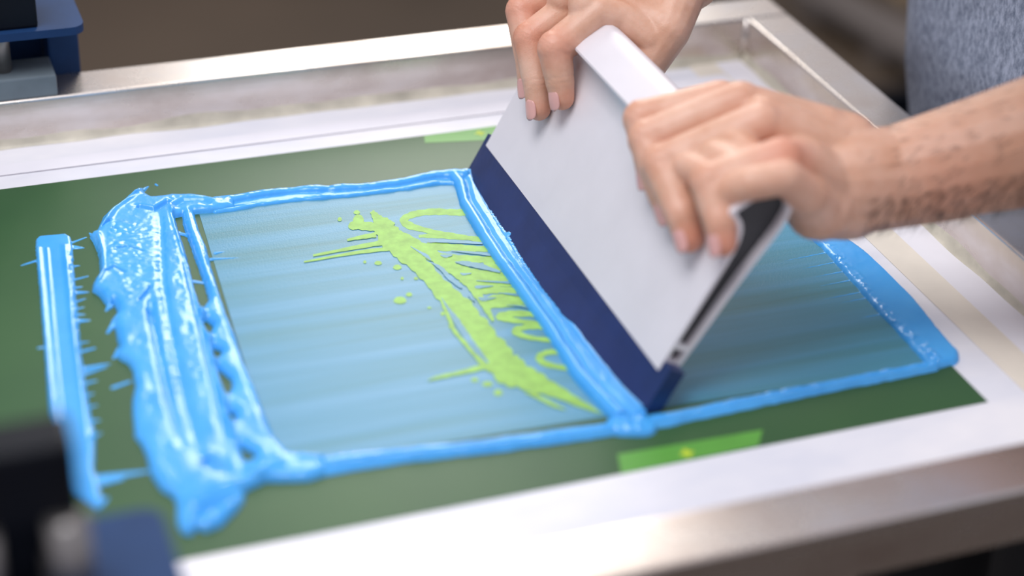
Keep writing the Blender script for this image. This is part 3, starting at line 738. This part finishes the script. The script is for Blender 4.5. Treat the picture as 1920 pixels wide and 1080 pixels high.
for sy in (-1, 1):
    hy = .265+sy*.095
    arm(bm, [Vector((.37, hy, -.03)), Vector((.35, hy+.01*sy, -.44)), Vector((.385, hy+.015*sy, -.85))], [.09, .06, .042])
    capsule(bm, Vector((.385, hy+.015*sy, -.875)), Vector((.22, hy+.02*sy, -.885)), .040, .030, 16)
bmesh.ops.translate(bm, verts=bm.verts, vec=DT)
arm(bm, [ELB+(SHL-ELB)*.6, SHL, Vector((.33, .18, .50))+DT, Vector((.33, .265, .50))+DT], [.050, .056, .06, .07])
arm(bm, [ELR+(SHR-ELR)*.6, SHR, Vector((.33, .35, .50))+DT, Vector((.33, .265, .50))+DT], [.048, .056, .06, .07])
hc = hc+DT
core = remeshed(bm, .008, 5)
bmj = bmesh.new(); bmj.from_mesh(hands); bmj.from_mesh(core)
prt = empty('person', (.36, .265, -Z0)); tag(prt, 'person in a grey heather T-shirt pressing the squeegee with both hands, head out of view', 'person')
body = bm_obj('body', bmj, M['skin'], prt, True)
co = np.zeros(len(body.data.vertices)*3, np.float32); body.data.vertices.foreach_get('co', co); co = co.reshape(-1, 3)
fl = np.zeros(len(co), np.float32)
for p, r, a in FLUSH:
    dd = np.linalg.norm(co-np.array(p), axis=1); fl = np.maximum(fl, a*np.exp(-(dd/r)**2))
shade_v = np.zeros(len(co), np.float32)                # forearm shade painted into the skin colour, from the wrist up
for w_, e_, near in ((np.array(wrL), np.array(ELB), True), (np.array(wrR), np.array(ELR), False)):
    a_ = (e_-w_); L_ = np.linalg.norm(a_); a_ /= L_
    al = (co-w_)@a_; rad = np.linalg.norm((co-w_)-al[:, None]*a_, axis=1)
    shade_v = np.maximum(shade_v, np.where((rad < .075) & (al < L_+.08), np.clip((al-.0)/.10, 0, 1), 0)*.75)
shade_v = np.where(co[:, 2] < -.05, 0, shade_v).astype(np.float32)
a2 = body.data.attributes.new('tan', 'FLOAT', 'POINT'); a2.data.foreach_set('value', shade_v)
at = body.data.attributes.new('flush', 'FLOAT', 'POINT'); at.data.foreach_set('value', fl)

# creases across the backs of the finger joints and skin folds at the wrist
disp = np.zeros(len(co), np.float32)
for D_ in (RH, LH):
    for k, J in D_.items():
        P = [np.array(Q(*j)) for j in J]
        for i, offs, dep in ((1, (-3.4, -1.2, 1.2, 3.4), .00035), (2, (-1.6, .2, 2.0), .00042)):
            a = P[i+1]-P[i]; a /= np.linalg.norm(a); rel = co-P[i]; al = rel@a; near = np.linalg.norm(rel, axis=1) < .0155
            b_ = P[i]-P[i-1]; b_ /= np.linalg.norm(b_)
            m_ = a+b_; m_ /= np.linalg.norm(m_); al = rel@m_
            wob = .0004*np.sin(rel@np.array(Vector((0, 1, 0)))*900)
            for o_ in offs: disp += np.where(near, -dep*np.exp(-((al-o_*.001+wob)/.0007)**2), 0)
nrm = np.zeros(len(co)*3, np.float32); body.data.vertices.foreach_get('normal', nrm); nrm = nrm.reshape(-1, 3)
co2 = co+nrm*disp[:, None]; body.data.vertices.foreach_set('co', co2.ravel()); body.data.update()

# fingernails
def nail(J, R, side=Vector((0, 0, 0)), w=.0056, l=.0072, parent=body):
    a = Q(*J[2]); b = Q(*J[3]); ax = (b-a).normalized()
    nrm = (-T+side).normalized(); nrm = (nrm-ax*nrm.dot(ax)).normalized(); sd = ax.cross(nrm)
    v = []; f = []; nu, nv = 9, 10
    r = R[3]/1000
    for i in range(nu):
        u = (i/(nu-1)*2-1)
        for j in range(nv):
            q = (j/(nv-1)*2-1)
            ww = w*math.sqrt(max(0, 1-abs(q)**3.2*.96))
            an = u*ww/r*1.0
            p = b+ax*(q*l+.0006)+nrm*(math.cos(an)*(r+.0007)-.0004*q*q)+sd*math.sin(an)*(r+.0004)
            v.append(p)
    for i in range(nu-1):
        for j in range(nv-1): f.append((i*nv+j, (i+1)*nv+j, (i+1)*nv+j+1, i*nv+j+1))
    o = mesh_obj('fingernail', v, f, M['nail'], parent, True)
    s = o.modifiers.new('s', 'SOLIDIFY'); s.thickness = .0006; s.offset = -1
    return o
for k in RH: nail(RH[k], RR[k], Vector((0, -.12, 0)))
for k in LH: nail(LH[k], LR[k], Vector((0, -.05, 0)))
for sy in (-1, 1):
    bm = bmesh.new(); bmesh.ops.create_uvsphere(bm, u_segments=16, v_segments=10, radius=.0125)
    bmesh.ops.translate(bm, verts=bm.verts, vec=hc+Vector((-.068, sy*.031, .012))); bm_obj('eye', bm, M['eye'], body, True)
bm = bmesh.new(); capsule(bm, hc+Vector((.035, 0, .03)), hc+Vector((.0, 0, .048)), .083, .078, 28)
bmesh.ops.bisect_plane(bm, geom=bm.verts[:]+bm.edges[:]+bm.faces[:], plane_co=hc+Vector((-.03, 0, .03)), plane_no=Vector((-.75, 0, -.8)), clear_outer=True)
hr = bm_obj('hair', bm, M['hair'], prt, True)

# dark forearm hair: short curved strands
def arm_hair():
    random.seed(5); me = body.data; v = []; f = []
    nf = len(me.polygons); cnt = 0
    ids = list(range(0, nf)); random.shuffle(ids)
    for i in ids:
        if cnt > 9000: break
        p = me.polygons[i]; c = p.center
        if c.z > .45 or c.x < -.06: continue
        near = c.y < .12
        if near:
            if c.x > .2: continue
            # denser on the lower outer side, also to deepen the shade there
            if random.random() > (1.0 if p.normal.z < .1 else .15): continue
            ax = (ELB-wrL).normalized()
        else:
            if c.y < .3 or c.z < .19: continue
            if random.random() > .3: continue
            ax = (ELR-wrR).normalized()
        n_ = p.normal; g = (-ax*.9+Vector((0, 0, -.5))+n_*.5+Vector((random.uniform(-.4, .4), random.uniform(-.4, .4), random.uniform(-.4, .4)))).normalized()
        L = random.uniform(.006, .012); s = g.cross(n_).normalized()*.00016
        k = len(v); p1 = c+g*L*.5+n_*.0008; p2 = c+g*L-n_*.0003
        v += [c-s, c+s, p1+s*.8, p1-s*.8, p2]; f += [(k, k+1, k+2, k+3), (k+3, k+2, k+4)]; cnt += 1
    o = mesh_obj('arm_hair', v, f, M['hair'], body); o['kind'] = 'stuff'; return o
arm_hair()

# clothing
def loft(bm, rings):
    rows = []
    n = 40
    for (c, ax, ay) in rings:
        rows.append([bm.verts.new(Vector(c)+Vector((ax*math.cos(2*math.pi*k/n), ay*math.sin(2*math.pi*k/n), 0))) for k in range(n)])
    for i in range(len(rows)-1):
        for k in range(n): bm.faces.new((rows[i][k], rows[i][(k+1) % n], rows[i+1][(k+1) % n], rows[i+1][k]))
    bm.faces.new(rows[0][::-1]); bm.faces.new(rows[-1])
bm = bmesh.new()
loft(bm, [((.380, .275, -.17), .142, .188), ((.368, .275, -.06), .140, .186), ((.335, .275, .06), .132, .182), ((.318, .27, .2), .13, .185), ((.318, .265, .34), .128, .195), ((.325, .265, .44), .12, .2), ((.33, .265, .50), .10, .16), ((.325, .265, .54), .075, .09)])
bmesh.ops.translate(bm, verts=bm.verts, vec=DT)
for (e, s_) in ((ELB, SHL), (ELR, SHR)):
    dn = s_-e; arm(bm, [e+dn*.40, e+dn*.7, s_, s_+Vector((.02, (.287-s_.y)*.5, .02))], [.068, .070, .075, .085])
sh = remeshed(bm, .007, 6)
so = bpy.data.objects.new('t_shirt', sh); link(so, prt); so.matrix_parent_inverse = prt.matrix_world.inverted()
sh.materials.append(M['shirt']); sh.polygons.foreach_set('use_smooth', [True]*len(sh.polygons))
for v in sh.vertices:
    c = v.co; k = mnoise.noise(Vector((c.x*9+c.z*4, c.y*9, c.z*6+c.x*5)))*.007+mnoise.noise(Vector((c.x*24, c.y*24+c.z*12, c.z*14)))*.003
    v.co = c+v.normal*k
bm = bmesh.new()
for sy in (-1, 1):
    hy = .265+sy*.095
    arm(bm, [Vector((.375, hy, -.06)), Vector((.352, hy+.01*sy, -.44)), Vector((.387, hy+.015*sy, -.86))], [.108, .083, .066])
capsule(bm, (.378, .205, -.06), (.378, .345, -.06), .122, .122, 24); capsule(bm, (.372, .215, .0), (.372, .335, .0), .112, .112, 24)
bmesh.ops.translate(bm, verts=bm.verts, vec=DT)
tr = remeshed(bm, .01, 4); to = bpy.data.objects.new('trousers', tr); link(to, prt); to.matrix_parent_inverse = prt.matrix_world.inverted(); tr.materials.append(M['denim'])
tr.polygons.foreach_set('use_smooth', [True]*len(tr.polygons))

# ------------------------------------------------------------------ side clamps of the press
def clamp(name, label, far):
    s = 1 if far else -1
    yc = (YF+W/2) if far else (YN-W/2)
    e = empty(name, (-.6, yc, H)); tag(e, label, 'clamp', 'blue steel side clamps of the press')
    def B(n, x0, x1, y0, y1, z0, z1, mat, bev=.002):
        ya, yb = sorted((yc+s*y0, yc+s*y1)); return box_obj(n, (x0, x1, ya, yb, z0, z1), mat, e, bevel=bev, seg=3)
    xe = -.4535 if far else -.512
    # top plate with rounded corner
    bm = bmesh.new(); pts = []
    ya, yb = (yc-.016*1, yc+.062) if far else (yc-.06, yc+.040)
    rad = .010
    for cx, cy, a0 in ((xe-rad, yb-rad, 0), (-.80+rad, yb-rad, 90), (-.80+rad, ya+rad, 180), (xe-rad, ya+rad, 270)):
        for k in range(6): a = math.radians(a0+k*18); pts.append((cx+rad*math.cos(a), cy+rad*math.sin(a)))
    zt = .0860
    v = [(x, y, zt-.006) for x, y in pts]+[(x, y, zt) for x, y in pts]; n = len(pts)
    f = [tuple(range(n))[::-1], tuple(range(n, 2*n))]+[(i, (i+1) % n, n+(i+1) % n, n+i) for i in range(n)]
    mesh_obj('clamp_plate', v, f, M['blue_steel'], e)
    y_a, y_b = (yc-.010, yc+.060) if far else (yc-.058, yc+.010)
    box_obj('side_plate', (xe-.0235, xe-.001, y_a+.028 if far else y_a, y_b if far else y_b-.028, -.03, zt-.006), M['blue_steel'], e, bevel=.002)
    box_obj('clamp_pad', (-.72, xe-.0235, yc-.018, yc+.016, H, H+.0165), M['grey_pad'], e, bevel=.0015)
    for bx in ((-.512, -.60) if far else (-.565, -.62)):
        bm = bmesh.new(); add_cyl(bm, (bx, yc-.001, H+.0165), (bx, yc-.001, zt+.02), .0062, n=20); bm_obj('bolt', bm, M['steel'], e, True)
    if far:
        box_obj('handle_block', (-.75, -.4855, yc-.010, yc+.030, zt, zt+.075), M['black'], e, bevel=.002)
    else:
        box_obj('handle_block', (-.75, -.5530, yc-.012, yc+.012, zt+.040, zt+.082), M['black'], e, bevel=.003)
        box_obj('block_foot', (-.75, -.552, yc-.002, yc+.011, zt, zt+.042), M['black'], e, bevel=.002)
        for bx in (-.5600, -.598):
            bm = bmesh.new(); add_cyl(bm, (bx, yc-.016, zt), (bx, yc-.016, zt+.046), .0095, n=24); bm_obj('stud', bm, M['steel'], e, True)
    box_obj('back_plate', (-.78, xe-.024, yc+.050 if far else yc-.056, yc+.056 if far else yc-.050, -.03, zt-.006), M['blue_steel'], e, bevel=.001)
    return e
clamp('frame_clamp', 'blue steel clamp with black block at the upper left, gripping the far rail', True)
clamp('frame_clamp', 'blurred black and blue clamp at the lower left corner, on the near rail', False)

# ------------------------------------------------------------------ things on the floor behind, far out of focus
cb = empty('cardboard_box', (1.85, 2.75, -Z0)); tag(cb, 'blurred pale cardboard box on the floor at the top right', 'box')
bm = bmesh.new(); add_box(bm, 1.58, 2.1, 2.46, 3.0, -Z0, -Z0+.2, bevel=.004); bm_obj('carton', bm, M['card'], cb)
for x in (1.58, 1.84):
    box_obj('flap', (x+.003, x+.257, 2.47, 2.99, -Z0+.20, -Z0+.204), M['card'], cb, bevel=.001)
dl = empty('pallet', (1.4, 2.2, -Z0)); tag(dl, 'blurred long grey pallet lying on the brown floor at the top right', 'pallet')
q = U([(1480, -33), (1800, 160), (1800, 80), (1565, -33)], -.86)
strip('deck_board', q, -.885, M['greyp'], .025, dl)
for u in (.08, .5, .86):
    a = [q[0][k]+(q[1][k]-q[0][k])*u for k in (0, 1)]; b = [q[3][k]+(q[2][k]-q[3][k])*u for k in (0, 1)]
    d_ = np.array(q[1])-np.array(q[0]); d_ = d_/np.linalg.norm(d_)*.05
    strip('runner', [tuple(a), tuple(np.array(a)+d_), tuple(np.array(b)+d_), tuple(b)], -Z0, M['greyp'], .035, dl)
bn = empty('crate', (1.22, 1.83, -Z0)); tag(bn, 'dark crate on the floor behind the right rail, beside the grey shirt', 'crate')
bm = bmesh.new()
x0, x1, y0, y1, zz, th, hh = 1.08, 1.36, 1.70, 1.96, -Z0, .012, .07
add_box(bm, x0, x1, y0, y1, zz, zz+.01); add_box(bm, x0, x0+th, y0, y1, zz+.01, zz+hh); add_box(bm, x1-th, x1, y0, y1, zz+.01, zz+hh)
add_box(bm, x0+th, x1-th, y0, y0+th, zz+.01, zz+hh); add_box(bm, x0+th, x1-th, y1-th, y1, zz+.01, zz+hh)
bm_obj('tub', bm, M['black'], bn)
bm = bmesh.new()
for a in ((x0-.01, x1+.01, y0-.01, y0), (x0-.01, x1+.01, y1, y1+.01), (x0-.01, x0, y0, y1), (x1, x1+.01, y0, y1)): add_box(bm, *a, zz+hh-.012, zz+hh)
bm_obj('rim', bm, M['black'], bn)

# ------------------------------------------------------------------ lift the whole set-up onto its height above the floor
for o in list(scene.objects):
    if o.parent is None and o.type in ('MESH', 'EMPTY'): o.location.z += Z0
bpy.context.view_layer.update()
